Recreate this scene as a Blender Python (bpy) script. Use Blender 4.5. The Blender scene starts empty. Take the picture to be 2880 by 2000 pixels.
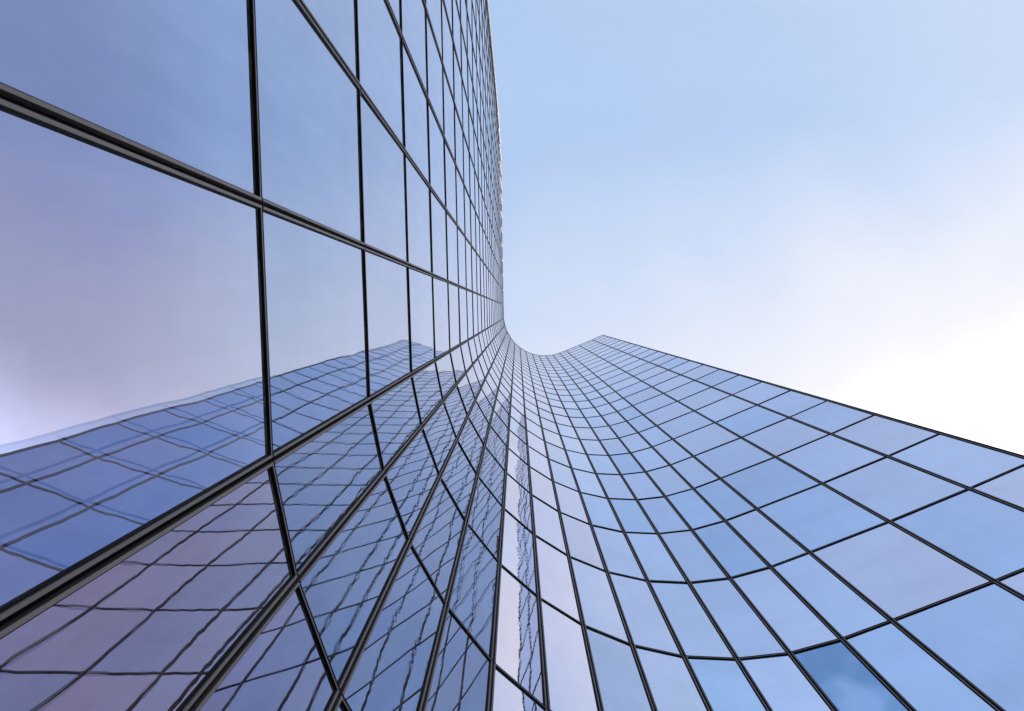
import bpy, bmesh, math, random
from mathutils import Vector, Matrix

random.seed(11)
U = 3.6                      # one storey in metres; plan coordinates below are in storeys
scene = bpy.context.scene

# ------------------------------------------------------------------ camera
# World axes: +X to the right of the photograph, +Y towards its foot, +Z up.
AX, AY = 5.53018149e-02, -6.46445737e-03
Rx = Matrix(((1, 0, 0), (0, math.cos(AX), -math.sin(AX)), (0, math.sin(AX), math.cos(AX))))
Ry = Matrix(((math.cos(AY), 0, -math.sin(AY)), (0, 1, 0), (math.sin(AY), 0, math.cos(AY))))
M = Ry @ Rx
right, down, fwd = Vector(M[0]), Vector(M[1]), Vector(M[2])
cam_data = bpy.data.cameras.new("camera")
cam_data.sensor_width = 36.0
cam_data.lens = 2296.97 / 2880 * 36.0
cam_data.clip_start = 0.05
cam_data.clip_end = 5000
cam = bpy.data.objects.new("camera", cam_data)
R3 = Matrix((right, -down, -fwd)).transposed()
CAM_Z = 1.65
cam.matrix_world = Matrix.Translation((0, 0, CAM_Z)) @ R3.to_4x4()
scene.collection.objects.link(cam)
scene.camera = cam

# ------------------------------------------------------------------ sun and sky
SUN_EL, SUN_AZ = math.radians(26), math.radians(6)       # azimuth from +Y towards +X
sdir = Vector((math.sin(SUN_AZ) * math.cos(SUN_EL), math.cos(SUN_AZ) * math.cos(SUN_EL), math.sin(SUN_EL)))
sun_data = bpy.data.lights.new("sun", "SUN")
sun_data.energy = 3.5
sun_data.angle = math.radians(0.5)
sun_data.color = (1.0, 0.9, 0.78)
sun = bpy.data.objects.new("sun", sun_data)
sun.rotation_euler = sdir.to_track_quat('Z', 'Y').to_euler()
sun.location = sdir * 300
scene.collection.objects.link(sun)

scene.view_settings.view_transform = 'Standard'
scene.view_settings.look = 'None'
scene.view_settings.exposure = 0.0
scene.view_settings.gamma = 1.0
scene.cycles.max_bounces = 10
scene.cycles.glossy_bounces = 8


class NT:
    """small helper to write node trees"""
    def __init__(self, tree):
        self.t = tree
        tree.nodes.clear()

    def n(self, kind, **kw):
        nd = self.t.nodes.new(kind)
        for k, v in kw.items():
            setattr(nd, k, v)
        return nd

    def put(self, sock, v):
        if v is None:
            return
        if hasattr(v, "is_output") or isinstance(v, bpy.types.NodeSocket):
            self.t.links.new(v, sock)
        else:
            sock.default_value = v

    def m(self, op, a, b=None, c=None, clamp=False):
        nd = self.n("ShaderNodeMath", operation=op)
        nd.use_clamp = clamp
        self.put(nd.inputs[0], a); self.put(nd.inputs[1], b); self.put(nd.inputs[2], c)
        return nd.outputs[0]

    def v(self, op, a, b=None, scale=None):
        nd = self.n("ShaderNodeVectorMath", operation=op)
        self.put(nd.inputs[0], a); self.put(nd.inputs[1], b)
        if scale is not None:
            self.put(nd.inputs["Scale"], scale)
        return nd.outputs["Value"] if op in ("DOT_PRODUCT", "LENGTH") else nd.outputs[0]

    def mixc(self, f, a, b):
        nd = self.n("ShaderNodeMix", data_type='RGBA')
        self.put(nd.inputs[0], f); self.put(nd.inputs[6], a); self.put(nd.inputs[7], b)
        return nd.outputs[2]

    def noise(self, vec, scale, detail=2.0, rough=0.5, dims='3D', w=None):
        nd = self.n("ShaderNodeTexNoise", noise_dimensions=dims)
        if vec is not None:
            self.put(nd.inputs["Vector"], vec)
        if w is not None:
            self.put(nd.inputs["W"], w)
        nd.inputs["Scale"].default_value = scale
        nd.inputs["Detail"].default_value = detail
        nd.inputs["Roughness"].default_value = rough
        return nd.outputs[0]

    def ramp(self, x, lo, hi, mode='SMOOTHSTEP', a=0.0, b=1.0):
        nd = self.n("ShaderNodeMapRange", interpolation_type=mode)
        self.put(nd.inputs[0], x)
        nd.inputs[1].default_value = lo; nd.inputs[2].default_value = hi
        nd.inputs[3].default_value = a; nd.inputs[4].default_value = b
        return nd.outputs[0]


world = bpy.data.worlds.new("World")
scene.world = world
world.use_nodes = True
w = NT(world.node_tree)
wout = w.n("ShaderNodeOutputWorld")
bg = w.n("ShaderNodeBackground")
BG = 0.15
bg.inputs["Strength"].default_value = BG
sky = w.n("ShaderNodeTexSky", sky_type='NISHITA')
sky.sun_disc = False
sky.sun_elevation = SUN_EL
sky.sun_rotation = SUN_AZ
sky.altitude = 50
sky.air_density = 1.0
sky.dust_density = 2.0
sky.ozone_density = 1.0
tc = w.n("ShaderNodeTexCoord")
D = w.v('NORMALIZE', tc.outputs["Generated"])
sep = w.n("ShaderNodeSeparateXYZ"); w.put(sep.inputs[0], D)
dx, dy, dz = sep.outputs
# direction projected on a cloud layer overhead
zc = w.m('MAXIMUM', dz, 0.08)
px, py = w.m('DIVIDE', dx, zc), w.m('DIVIDE', dy, zc)
comb = w.n("ShaderNodeCombineXYZ"); w.put(comb.inputs[0], px); w.put(comb.inputs[1], py)
P = comb.outputs[0]
n1 = w.noise(P, 1.9, 4.0, 0.55)
n2 = w.noise(w.v('ADD', P, (7.3, 2.1, 0)), 0.9, 2.0, 0.45)
# thin cloud bank that thickens towards +Y/+X
g = w.m('ADD', py, w.m('MULTIPLY', px, 0.35))
g = w.m('ADD', g, w.m('MULTIPLY', w.m('SUBTRACT', n1, 0.5), 0.32))
bank = w.ramp(g, -0.17, 0.30)
# a second soft veil drifting over the far upper right
veil = w.ramp(w.m('ADD', w.m('ADD', w.m('MULTIPLY', px, 0.75), w.m('MULTIPLY', py, -0.35)), w.m('MULTIPLY', w.m('SUBTRACT', n2, 0.5), 0.7)), 0.05, 0.50, a=0.0, b=0.24)
cover = w.m('MAXIMUM', bank, veil)
BASE_HAZE = 0.45
# high thin haze, drawn out in long soft streaks
n3 = w.noise(w.v('MULTIPLY', w.v('ADD', P, (3.1, 9.2, 0)), (1.1, 3.2, 1.0)), 1.6, 4.0, 0.55)
hz = w.m('ADD', BASE_HAZE, w.m('MULTIPLY', w.m('SUBTRACT', n3, 0.5), 0.11))
hz = w.m('ADD', hz, w.ramp(py, -0.35, -0.9, 'LINEAR', 0.0, 0.12))
skyc = w.mixc(hz, sky.outputs[0], (6.0, 7.9, 11.2, 1))
cloud = (10.4, 10.0, 9.8, 1)
cloud = w.v('SCALE', (6.62, 6.5, 6.7), scale=w.ramp(g, 0.19, 0.50, a=1.0, b=2.9))      # brighter towards the hidden sun, boosted to lift the glass reflections
col = w.mixc(cover, skyc, cloud)
w.put(bg.inputs["Color"], col)
w.put(wout.inputs["Surface"], bg.outputs[0])

# ------------------------------------------------------------------ plan of the facade (storeys)
measured = {1: (-0.4470, 0.2726), 2: (-0.4042, 0.4953), 3: (-0.3285, 0.7101), 4: (-0.2159, 0.9107),
            5: (-0.0739, 1.0903), 6: (0.0962, 1.2396), 7: (0.2887, 1.3617), 8: (0.5017, 1.4499),
            9: (0.7271, 1.5003), 10: (0.9559, 1.5102), 11: (1.1831, 1.4842), 12: (1.4077, 1.4207),
            13: (1.6221, 1.3384), 14: (2.059, 1.1641), 15: (2.4953, 0.9789), 16: (2.847, 0.8228)}
keys = [(0.2726, -0.4470), (-0.1924, -0.4590), (-1.1436, -0.4785), (-2.59, -0.5020), (-4.36, -0.5180), (-5.2, -0.5420),
        (-5.8, -0.5760), (-6.5, -0.6320), (-7.26, -0.7000), (-8.7, -0.8380), (-10.13, -0.9710), (-20.0, -1.890)]


def left_x(y):
    for (ya, xa), (yb, xb) in zip(keys, keys[1:]):
        if yb <= y <= ya:
            t = (y - ya) / (yb - ya)
            return xa + (xb - xa) * t
    return keys[-1][1]


plan = []
NLEFT = 32
for k in range(NLEFT, -1, -1):
    y = -0.1924 - 0.4755 * k
    plan.append(Vector((left_x(y), y)))
first_front = 0
for i in range(1, 17):
    plan.append(Vector(measured[i]))
last_front = len(plan) - 1
H0 = 1.48217 * U + CAM_Z
ROOF = 27.298 * U + CAM_Z
LEVELS = [H0 + j * U for j in range(-2, 26)]       # joints between storeys
GROUND = 0.0
plan = [p * U for p in plan]


def away(a, b):
    """unit vector along a segment and its outward (street side) normal"""
    t = (b - a).normalized()
    n = Vector((t.y, -t.x))          # left-hand traversal: street lies on this side
    return t, n


# ------------------------------------------------------------------ materials
def new_mat(name):
    m = bpy.data.materials.new(name)
    m.use_nodes = True
    return m, NT(m.node_tree)


def glass_material():
    m, t = new_mat("coated_glass")
    out = t.n("ShaderNodeOutputMaterial")
    geo = t.n("ShaderNodeNewGeometry")
    N = geo.outputs["Normal"]
    T = t.v('NORMALIZE', t.v('CROSS_PRODUCT', (0, 0, 1), N))
    at = t.n("ShaderNodeAttribute", attribute_name="pane_seed")
    seed = at.outputs["Vector"]
    sp = t.n("ShaderNodeSeparateXYZ"); t.put(sp.inputs[0], seed)
    r1, r2, r3 = sp.outputs
    gh = t.n("ShaderNodeAttribute", attribute_name="pane_ghost").outputs["Vector"]
    sg = t.n("ShaderNodeSeparateXYZ"); t.put(sg.inputs[0], gh)
    g1, g2, r4 = sg.outputs
    uvn = t.n("ShaderNodeAttribute", attribute_name="pane_uv").outputs["Vector"]
    su = t.n("ShaderNodeSeparateXYZ"); t.put(su.inputs[0], uvn)
    uu, vv, _ = su.outputs
    shift = t.v('SCALE', seed, scale=37.0)

    wob = t.ramp(r3, 0.0, 1.0, 'LINEAR', 0.45, 1.45)       # some sheets are flatter than others

    def slopes(off, amp):
        # roller waves run level across each tempered sheet; a slow bow and swirl ride on them
        q = t.v('ADD', uvn, t.v('ADD', shift, off))
        sw = t.n("ShaderNodeSeparateXYZ"); t.put(sw.inputs[0], q)
        warp = t.noise(q, 0.9, 2.0, 0.5)
        vw = t.m('ADD', sw.outputs[1], t.m('MULTIPLY', warp, 0.45))
        ripple = t.noise(None, 3.4, 2.5, 0.6, dims='1D', w=vw)
        ripple = t.m('SUBTRACT', ripple, 0.5)
        na = t.m('SUBTRACT', t.noise(t.v('ADD', q, (11, 5, 3)), 0.8, 1.0, 0.4), 0.5)
        nb = t.m('SUBTRACT', t.noise(t.v('ADD', q, (3, 17, 9)), 0.55, 1.0, 0.4), 0.5)
        a = t.m('ADD', t.m('MULTIPLY', na, 0.013 * amp), t.m('MULTIPLY', uu, 0.0010))
        b = t.m('ADD', t.m('MULTIPLY', ripple, t.m('MULTIPLY', wob, 0.0085 * amp)), t.m('MULTIPLY', nb, 0.012 * amp))
        return a, b

    def bent(a, b):
        v = t.v('ADD', N, t.v('ADD', t.v('SCALE', T, scale=a), t.v('SCALE', (0, 0, 1), scale=b)))
        return t.v('NORMALIZE', v)

    a1, b1 = slopes((0, 0, 0), 1.0)
    a2, b2 = slopes((0.10, 0.16, 0.05), 1.0)
    Nin = bent(t.m('ADD', a1, g1), t.m('ADD', b1, g2))
    Nout = bent(a2, b2)
    cosv = t.m('ABSOLUTE', t.v('DOT_PRODUCT', geo.outputs["Incoming"], N))
    F = t.m('ADD', 0.08, t.m('MULTIPLY', t.m('POWER', t.m('SUBTRACT', 1.0, cosv), 4.0), 0.92), clamp=True)
    # coating colour differs a little from sheet to sheet: steel blue, lilac, deeper blue
    # each sheet's tint, painted-in reflection tones included; the coating turns plum when looked at more squarely
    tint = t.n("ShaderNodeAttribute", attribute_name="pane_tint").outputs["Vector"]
    shy = t.m('MULTIPLY', t.ramp(cosv, 0.24, 0.46), r4, clamp=True)
    tint = t.mixc(shy, tint, t.v('MULTIPLY', tint, (0.68, 0.58, 0.68)))
    # one sheet has a reflection painted into its tint as deep blue blotches
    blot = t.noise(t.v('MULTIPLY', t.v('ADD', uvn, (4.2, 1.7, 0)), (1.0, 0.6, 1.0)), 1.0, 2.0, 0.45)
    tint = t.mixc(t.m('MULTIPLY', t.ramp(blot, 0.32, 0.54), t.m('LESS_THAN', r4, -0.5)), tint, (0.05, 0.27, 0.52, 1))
    tone = t.ramp(r3, 0, 1, 'LINEAR', 0.93, 1.06)
    streak = t.noise(t.v('MULTIPLY', t.v('ADD', uvn, shift), (0.35, 0.8, 1.0)), 1.0, 3.0, 0.55)  # soft streaks of reflected cloud painted into the tint
    tint = t.v('SCALE', tint, scale=t.m('MULTIPLY', tone, t.ramp(streak, 0.3, 0.7, 'LINEAR', 0.94, 1.06)))
    inner = t.v('SCALE', tint, scale=t.m('SUBTRACT', 1.0, F))
    outer = t.v('SCALE', t.mixc(F, (1.0, 0.80, 0.76, 1), (0.97, 0.97, 1.0, 1)), scale=F)
    gi = t.n("ShaderNodeBsdfGlossy"); gi.inputs["Roughness"].default_value = 0.0
    go = t.n("ShaderNodeBsdfGlossy"); go.inputs["Roughness"].default_value = 0.0
    t.put(gi.inputs["Color"], inner); t.put(gi.inputs["Normal"], Nin)
    t.put(go.inputs["Color"], outer); t.put(go.inputs["Normal"], Nout)
    # the faint film of dust that every pane carries, over a dark room
    df = t.n("ShaderNodeBsdfDiffuse"); grime = t.noise(t.v('MULTIPLY', t.v('ADD', uvn, shift), (5.0, 0.7, 1.0)), 1.0, 5.0, 0.65)
    t.put(df.inputs["Color"], t.v('SCALE', (0.020, 0.021, 0.024), scale=t.ramp(grime, 0.35, 0.75, a=0.4, b=2.2)))
    s1 = t.n("ShaderNodeAddShader"); s2 = t.n("ShaderNodeAddShader")
    t.put(s1.inputs[0], gi.outputs[0]); t.put(s1.inputs[1], go.outputs[0])
    t.put(s2.inputs[0], s1.outputs[0]); t.put(s2.inputs[1], df.outputs[0])
    t.put(out.inputs["Surface"], s2.outputs[0])
    return m


def metal_material(name, base, rough, metallic, vary=0.25):
    m, t = new_mat(name)
    out = t.n("ShaderNodeOutputMaterial")
    p = t.n("ShaderNodeBsdfPrincipled")
    geo = t.n("ShaderNodeNewGeometry")
    n = t.noise(t.v('MULTIPLY', geo.outputs["Position"], (3, 3, 1.2)), 1.0, 4.0, 0.6)
    f = t.ramp(n, 0.25, 0.75, 'LINEAR', 1 - vary, 1 + vary)
    t.put(p.inputs["Base Color"], t.v('SCALE', base, scale=f))
    p.inputs["Metallic"].default_value = metallic
    p.inputs["Specular IOR Level"].default_value = 0.08 if name == "black_gasket_and_shade" else 0.4
    t.put(p.inputs["Roughness"], t.ramp(n, 0.2, 0.8, 'LINEAR', rough * 0.8, rough * 1.2))
    t.put(out.inputs["Surface"], p.outputs[0])
    return m


def paving_material():
    m, t = new_mat("stone_paving")
    out = t.n("ShaderNodeOutputMaterial")
    p = t.n("ShaderNodeBsdfPrincipled")
    geo = t.n("ShaderNodeNewGeometry")
    br = t.n("ShaderNodeTexBrick")
    t.put(br.inputs["Vector"], geo.outputs["Position"])
    br.inputs["Scale"].default_value = 1.0
    br.inputs["Color1"].default_value = (0.27, 0.26, 0.25, 1)
    br.inputs["Color2"].default_value = (0.22, 0.215, 0.21, 1)
    br.inputs["Mortar"].default_value = (0.09, 0.09, 0.09, 1)
    br.inputs["Mortar Size"].default_value = 0.008
    br.inputs["Brick Width"].default_value = 0.9
    br.inputs["Row Height"].default_value = 0.6
    n = t.noise(geo.outputs["Position"], 1.3, 6.0, 0.6)
    t.put(p.inputs["Base Color"], t.v('SCALE', br.outputs[0], scale=t.ramp(n, 0.3, 0.7, 'LINEAR', 0.85, 1.1)))
    p.inputs["Roughness"].default_value = 0.8
    t.put(out.inputs["Surface"], p.outputs[0])
    return m


GLASS = glass_material()
FRAME = metal_material("bronze_grey_aluminium", (0.12, 0.10, 0.094), 0.5, 0.0)
GASKET_SHADE = metal_material("black_gasket_and_shade", (0.006, 0.006, 0.007), 0.7, 0.0, 0.1)
COPING = metal_material("coping_metal", (0.50, 0.44, 0.40), 0.5, 0.0)
ROOFING = metal_material("roof_membrane", (0.30, 0.30, 0.30), 0.8, 0.0)
PAVING = paving_material()


# ------------------------------------------------------------------ mesh helpers
class Boxes:
    def __init__(self):
        self.v, self.f, self.m = [], [], []

    def add(self, o, t, n, u0, u1, d0, d1, z0, z1, mat=0):
        """box along t from u0 to u1, from depth d0 to d1 along n (outwards), z0..z1"""
        b = len(self.v)
        for z in (z0, z1):
            for (u, d) in ((u0, d0), (u1, d0), (u1, d1), (u0, d1)):
                p = o + t * u + n * d
                self.v.append((p.x, p.y, z))
        q = [(0, 3, 2, 1), (4, 5, 6, 7), (0, 1, 5, 4), (1, 2, 6, 5), (2, 3, 7, 6), (3, 0, 4, 7)]
        self.f += [tuple(b + i for i in f) for f in q]
        self.m += [mat] * 6

    def build(self, name, mats, parent=None):
        me = bpy.data.meshes.new(name)
        me.from_pydata(self.v, [], self.f)
        for mm in mats:
            me.materials.append(mm)
        me.polygons.foreach_set("material_index", self.m)
        me.update()
        bm = bmesh.new(); bm.from_mesh(me)
        bmesh.ops.recalc_face_normals(bm, faces=bm.faces[:])
        bm.to_mesh(me); bm.free()
        o = bpy.data.objects.new(name, me)
        scene.collection.objects.link(o)
        if parent:
            o.parent = parent
        return o


tower = bpy.data.objects.new("glass_tower", None)
tower.location = (0, 0, 0)
tower["label"] = "curved blue glass office tower with dark grid of mullions, seen steeply from its foot"
tower["category"] = "building"
scene.collection.objects.link(tower)

# ------------------------------------------------------------------ curtain wall
G = 0.016            # half the black joint
FL = 0.018           # width of each flange
GK = 0.008           # gasket between flange and glass
DEP = 0.045          # flange depth
GLD = -0.022         # glass plane behind the flange face
EDGE = G + FL + GK

rows = []            # (z0, z1)
rows.append((GROUND, LEVELS[0])) if LEVELS[0] - GROUND > 0.5 else None
for a, b in zip(LEVELS, LEVELS[1:]):
    if b > GROUND + 0.5:
        rows.append((max(a, GROUND), b))
rows.append((LEVELS[-1], ROOF))
joints = [z for z in LEVELS if z > GROUND + 0.3]

segs = []
for i in range(len(plan) - 1):
    a, b = plan[i], plan[i + 1]
    t, n = away(a, b)
    segs.append((a, t, n, (b - a).length))

# mullions: one part per upright, split flanges with a black joint between them
for i in range(len(plan)):
    bx = Boxes()
    sides = []
    if i > 0:
        a, t, n, L = segs[i - 1]
        sides.append((plan[i], -t, n))
    if i < len(plan) - 1:
        a, t, n, L = segs[i]
        sides.append((plan[i], t, n))
    for (o, t, n) in sides:
        for (z0, z1) in rows:
            bx.add(o, t, n, G, G + FL, -DEP, 0.0, z0 + G, z1 - G, 0)
            bx.add(o, t, n, G + FL, EDGE, -DEP, -0.010, z0 + G + FL, z1 - G - FL, 1)
    nb = sum((s[2] for s in sides), Vector((0, 0))).normalized()
    tb = Vector((-nb.y, nb.x))
    bx.add(plan[i], tb, nb, -0.03, 0.03, -0.09, -0.060, GROUND, ROOF - 0.02, 1)
    if i <= NLEFT + 2:           # fin added on the left wing's parapet rows, deep and pale for sun glints
        bx.add(plan[i], tb, nb, -0.010, 0.010, -0.05, 0.075, ROOF - 2.6 * U, ROOF - 0.05, 2)
    bx.build("mullion", [FRAME, GASKET_SHADE, COPING], tower)

# transoms: one part per level, following every facet of the plan
for z in joints:
    bx = Boxes()
    for (a, t, n, L) in segs:
        e = G + FL + 0.0005
        bx.add(a, t, n, e, L - e, -DEP, -0.010, z + G, z + G + FL, 1)  # recessed upper flange in black, its shadow put into the colour
        bx.add(a, t, n, e, L - e, -DEP, -0.002, z - G - FL, z - G, 0)
        bx.add(a, t, n, EDGE, L - EDGE, -DEP, -0.014, z + G + FL, z + EDGE, 1)
        bx.add(a, t, n, EDGE, L - EDGE, -DEP, -0.004, z - EDGE, z - G - FL, 1)
        bx.add(a, t, n, 0.031, L - 0.031, -0.095, -0.055, z - G, z + G, 1)
    bx.build("transom", [FRAME, GASKET_SHADE], tower)

# panes
cam_inv = cam.matrix_world.inverted()
foc = 2296.97 / 2880


def screen_area(quad):
    pts = []
    for p in quad:
        c = cam_inv @ Vector(p)
        if c.z > -0.05:
            return 0.0
        pts.append((max(-0.5, min(0.5, c.x / -c.z * foc)), max(-0.347, min(0.347, c.y / -c.z * foc))))
    s = 0
    for (x0, y0), (x1, y1) in zip(pts, pts[1:] + pts[:1]):
        s += x0 * y1 - x1 * y0
    return abs(s) / 2


panes = []
for si, (a, t, n, L) in enumerate(segs):
    for ri, (z0, z1) in enumerate(rows):
        e = EDGE - 0.006
        u0, u1, v0, v1 = e, L - e, z0 + e, z1 - e
        if v1 - v0 < 0.2:
            continue
        tilt_u = random.gauss(0, 0.0011)
        tilt_v = random.gauss(0, 0.0009)
        cu, cv = (u0 + u1) / 2, (v0 + v1) / 2
        fr, bk = [], []
        for (u, v) in ((u0, v0), (u1, v0), (u1, v1), (u0, v1)):
            d = GLD + tilt_u * (u - cu) + tilt_v * (v - cv)
            p = a + t * u + n * d
            q = a + t * u + n * (GLD - 0.026)
            fr.append((p.x, p.y, v)); bk.append((q.x, q.y, v))
        seed = (random.random(), random.random(), random.random())
        gs = random.gauss(0, 1) ** 3
        # tints, partly painted-in reflection tones: grey-blue on the left wing, paler in the bend, blue and lilac on the right wing
        k = si - NLEFT
        if k <= 0:
            c = (0.27, 0.43, 0.63)
        elif k <= 4:
            c = (0.19, 0.31, 0.455)
        elif k <= 7:
            c = (0.62, 0.66, 0.79)
        elif k <= 9:
            c = (0.57, 0.69, 0.86)
        else:
            c = (0.485, 0.585, 0.77) if k > 12 else (0.50, 0.62, 0.81)
        j = random.uniform(-0.06, 0.06)
        c = (c[0] * (1 + j * 1.5), c[1] * (1 + 0.2 * j), c[2] * (1 - 0.3 * j))
        if k > 3 and random.random() < 0.24:
            q = random.uniform(0.5, 1.0)
            c = (c[0] * (1 - 0.36 * q), c[1] * (1 - 0.14 * q), c[2] * (1 - 0.03 * q))
        near = abs(z1 - H0) < 0.1  # low left sheets: tint carries painted tones of what they reflect
        if k == 0 and near:
            c = (0.38, 0.52, 0.73)
        elif k == 1 and near:
            c = (0.50, 0.42, 0.46)
        elif k == 1 and z1 < H0:
            c = (0.58, 0.46, 0.56)
        elif k == 2 and z1 < H0 + 0.1:
            c = (0.33, 0.36, 0.48)
        elif k == 11 and abs(z1 - (H0 + 2 * U)) < 0.1:
            c = (0.27, 0.48, 0.76)
        ghost = [0.0025 * random.gauss(0, 1), max(-0.004, min(0.004, 0.0005 * gs)), max(0.0, min(1.0, (6 - k) / 5))]
        if k == 0 and abs(z1 - H0) < 0.1:
            ghost[0] = -0.010
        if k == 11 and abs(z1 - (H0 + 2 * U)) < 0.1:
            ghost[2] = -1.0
        panes.append(dict(tint=c, fr=fr, bk=bk, seed=seed, ghost=ghost, uv=[(u0 - cu, v0), (u1 - cu, v0), (u1 - cu, v1), (u0 - cu, v1)],
                          area=screen_area(fr), si=si, ri=ri))


def pane_mesh(name, plist):
    vs, fs, seeds, ghosts, tints, uvs = [], [], [], [], [], []
    for p in plist:
        b = len(vs)
        vs += p["fr"] + p["bk"]
        fl = [(0, 1, 2, 3), (7, 6, 5, 4), (0, 4, 5, 1), (1, 5, 6, 2), (2, 6, 7, 3), (3, 7, 4, 0)]
        for f in fl:
            fs.append(tuple(b + k for k in f))
            seeds.append(p["seed"]); ghosts.append(p["ghost"]); tints.append(p["tint"])
            for k in f:
                uu = p["uv"][k % 4]
                uvs.append((uu[0], uu[1], 0.0))
    me = bpy.data.meshes.new(name)
    me.from_pydata(vs, [], fs)
    me.materials.append(GLASS)
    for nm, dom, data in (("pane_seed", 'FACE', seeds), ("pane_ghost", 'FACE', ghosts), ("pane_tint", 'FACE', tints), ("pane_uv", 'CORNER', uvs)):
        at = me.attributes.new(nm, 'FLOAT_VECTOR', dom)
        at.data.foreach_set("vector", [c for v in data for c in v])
    me.update()
    o = bpy.data.objects.new(name, me)
    scene.collection.objects.link(o)
    o.parent = tower
    return o


panes.sort(key=lambda p: -p["area"])
for p in panes[:100]:
    pane_mesh("glass_pane", [p])
rest = pane_mesh("glass_pane", panes[100:])
rest["kind"] = "stuff"

# corner post where the right wing ends, with the return of the end wall behind it
a, t, n, L = segs[last_front - 1]
bx = Boxes()
end = plan[last_front]
bx.add(end, t, n, G + FL + 0.001, G + FL + 0.02, -0.12, -0.004, GROUND, ROOF + 0.02, 0)
bx.build("corner_post", [FRAME], tower)

# coping along the roof edge
bx = Boxes()
for (a, t, n, L) in segs:
    bx.add(a, t, n, 0.0, L, -0.40, 0.012, ROOF + 0.004, ROOF + 0.06, 0)
    bx.add(a, t, n, EDGE, L - EDGE, -DEP, -0.004, ROOF - 0.05, ROOF + 0.003, 0)
bx.build("coping", [COPING], tower)

# body behind the curtain wall: end walls, rear wall and roof
inner = []
for i, p in enumerate(plan):
    ns = []
    if i > 0: ns.append(segs[i - 1][2])
    if i < len(segs): ns.append(segs[i][2])
    nb = sum(ns, Vector((0, 0))).normalized()
    inner.append(p - nb * 0.10)
back = []
for i in (last_front, 46 - 2, 42 - 2, 38 - 2, 34, 24, 12, 0):
    i = min(i, len(plan) - 1)
    ns = segs[min(i, len(segs) - 1)][2] if i == 0 or i >= len(segs) else (segs[i - 1][2] + segs[i][2]).normalized()
    back.append(plan[i] - ns * 14.0)


def wall_strip(name, pts, z0, z1, mat):
    me = bpy.data.meshes.new(name)
    vs = [(p.x, p.y, z0) for p in pts] + [(p.x, p.y, z1) for p in pts]
    k = len(pts)
    me.from_pydata(vs, [], [(i, i + 1, k + i + 1, k + i) for i in range(k - 1)])
    me.materials.append(mat)
    o = bpy.data.objects.new(name, me)
    scene.collection.objects.link(o); o.parent = tower
    return o


SHELL = metal_material("cladding_panel", (0.10, 0.11, 0.13), 0.35, 0.4)
e1 = plan[last_front] + segs[-1][1] * (G + FL + 0.02) - segs[-1][2] * 0.06
wall_strip("end_wall", [e1, back[0]], GROUND, ROOF, SHELL)
wall_strip("end_wall", [back[-1], inner[0]], GROUND, ROOF, SHELL)
wall_strip("rear_wall", back, GROUND, ROOF, SHELL)
loop = inner + back
me = bpy.data.meshes.new("roof")
me.from_pydata([(p.x, p.y, ROOF - 0.6) for p in loop], [], [tuple(range(len(loop)))])
me.materials.append(ROOFING)
ro = bpy.data.objects.new("roof", me); scene.collection.objects.link(ro); ro.parent = tower

# ------------------------------------------------------------------ ground
me = bpy.data.meshes.new("ground")
s = 1500
me.from_pydata([(-s, -s, -0.004), (s, -s, -0.004), (s, s, -0.004), (-s, s, -0.004)], [], [(0, 1, 2, 3)])
me.materials.append(PAVING)
gr = bpy.data.objects.new("ground", me)
gr["kind"] = "structure"
scene.collection.objects.link(gr)
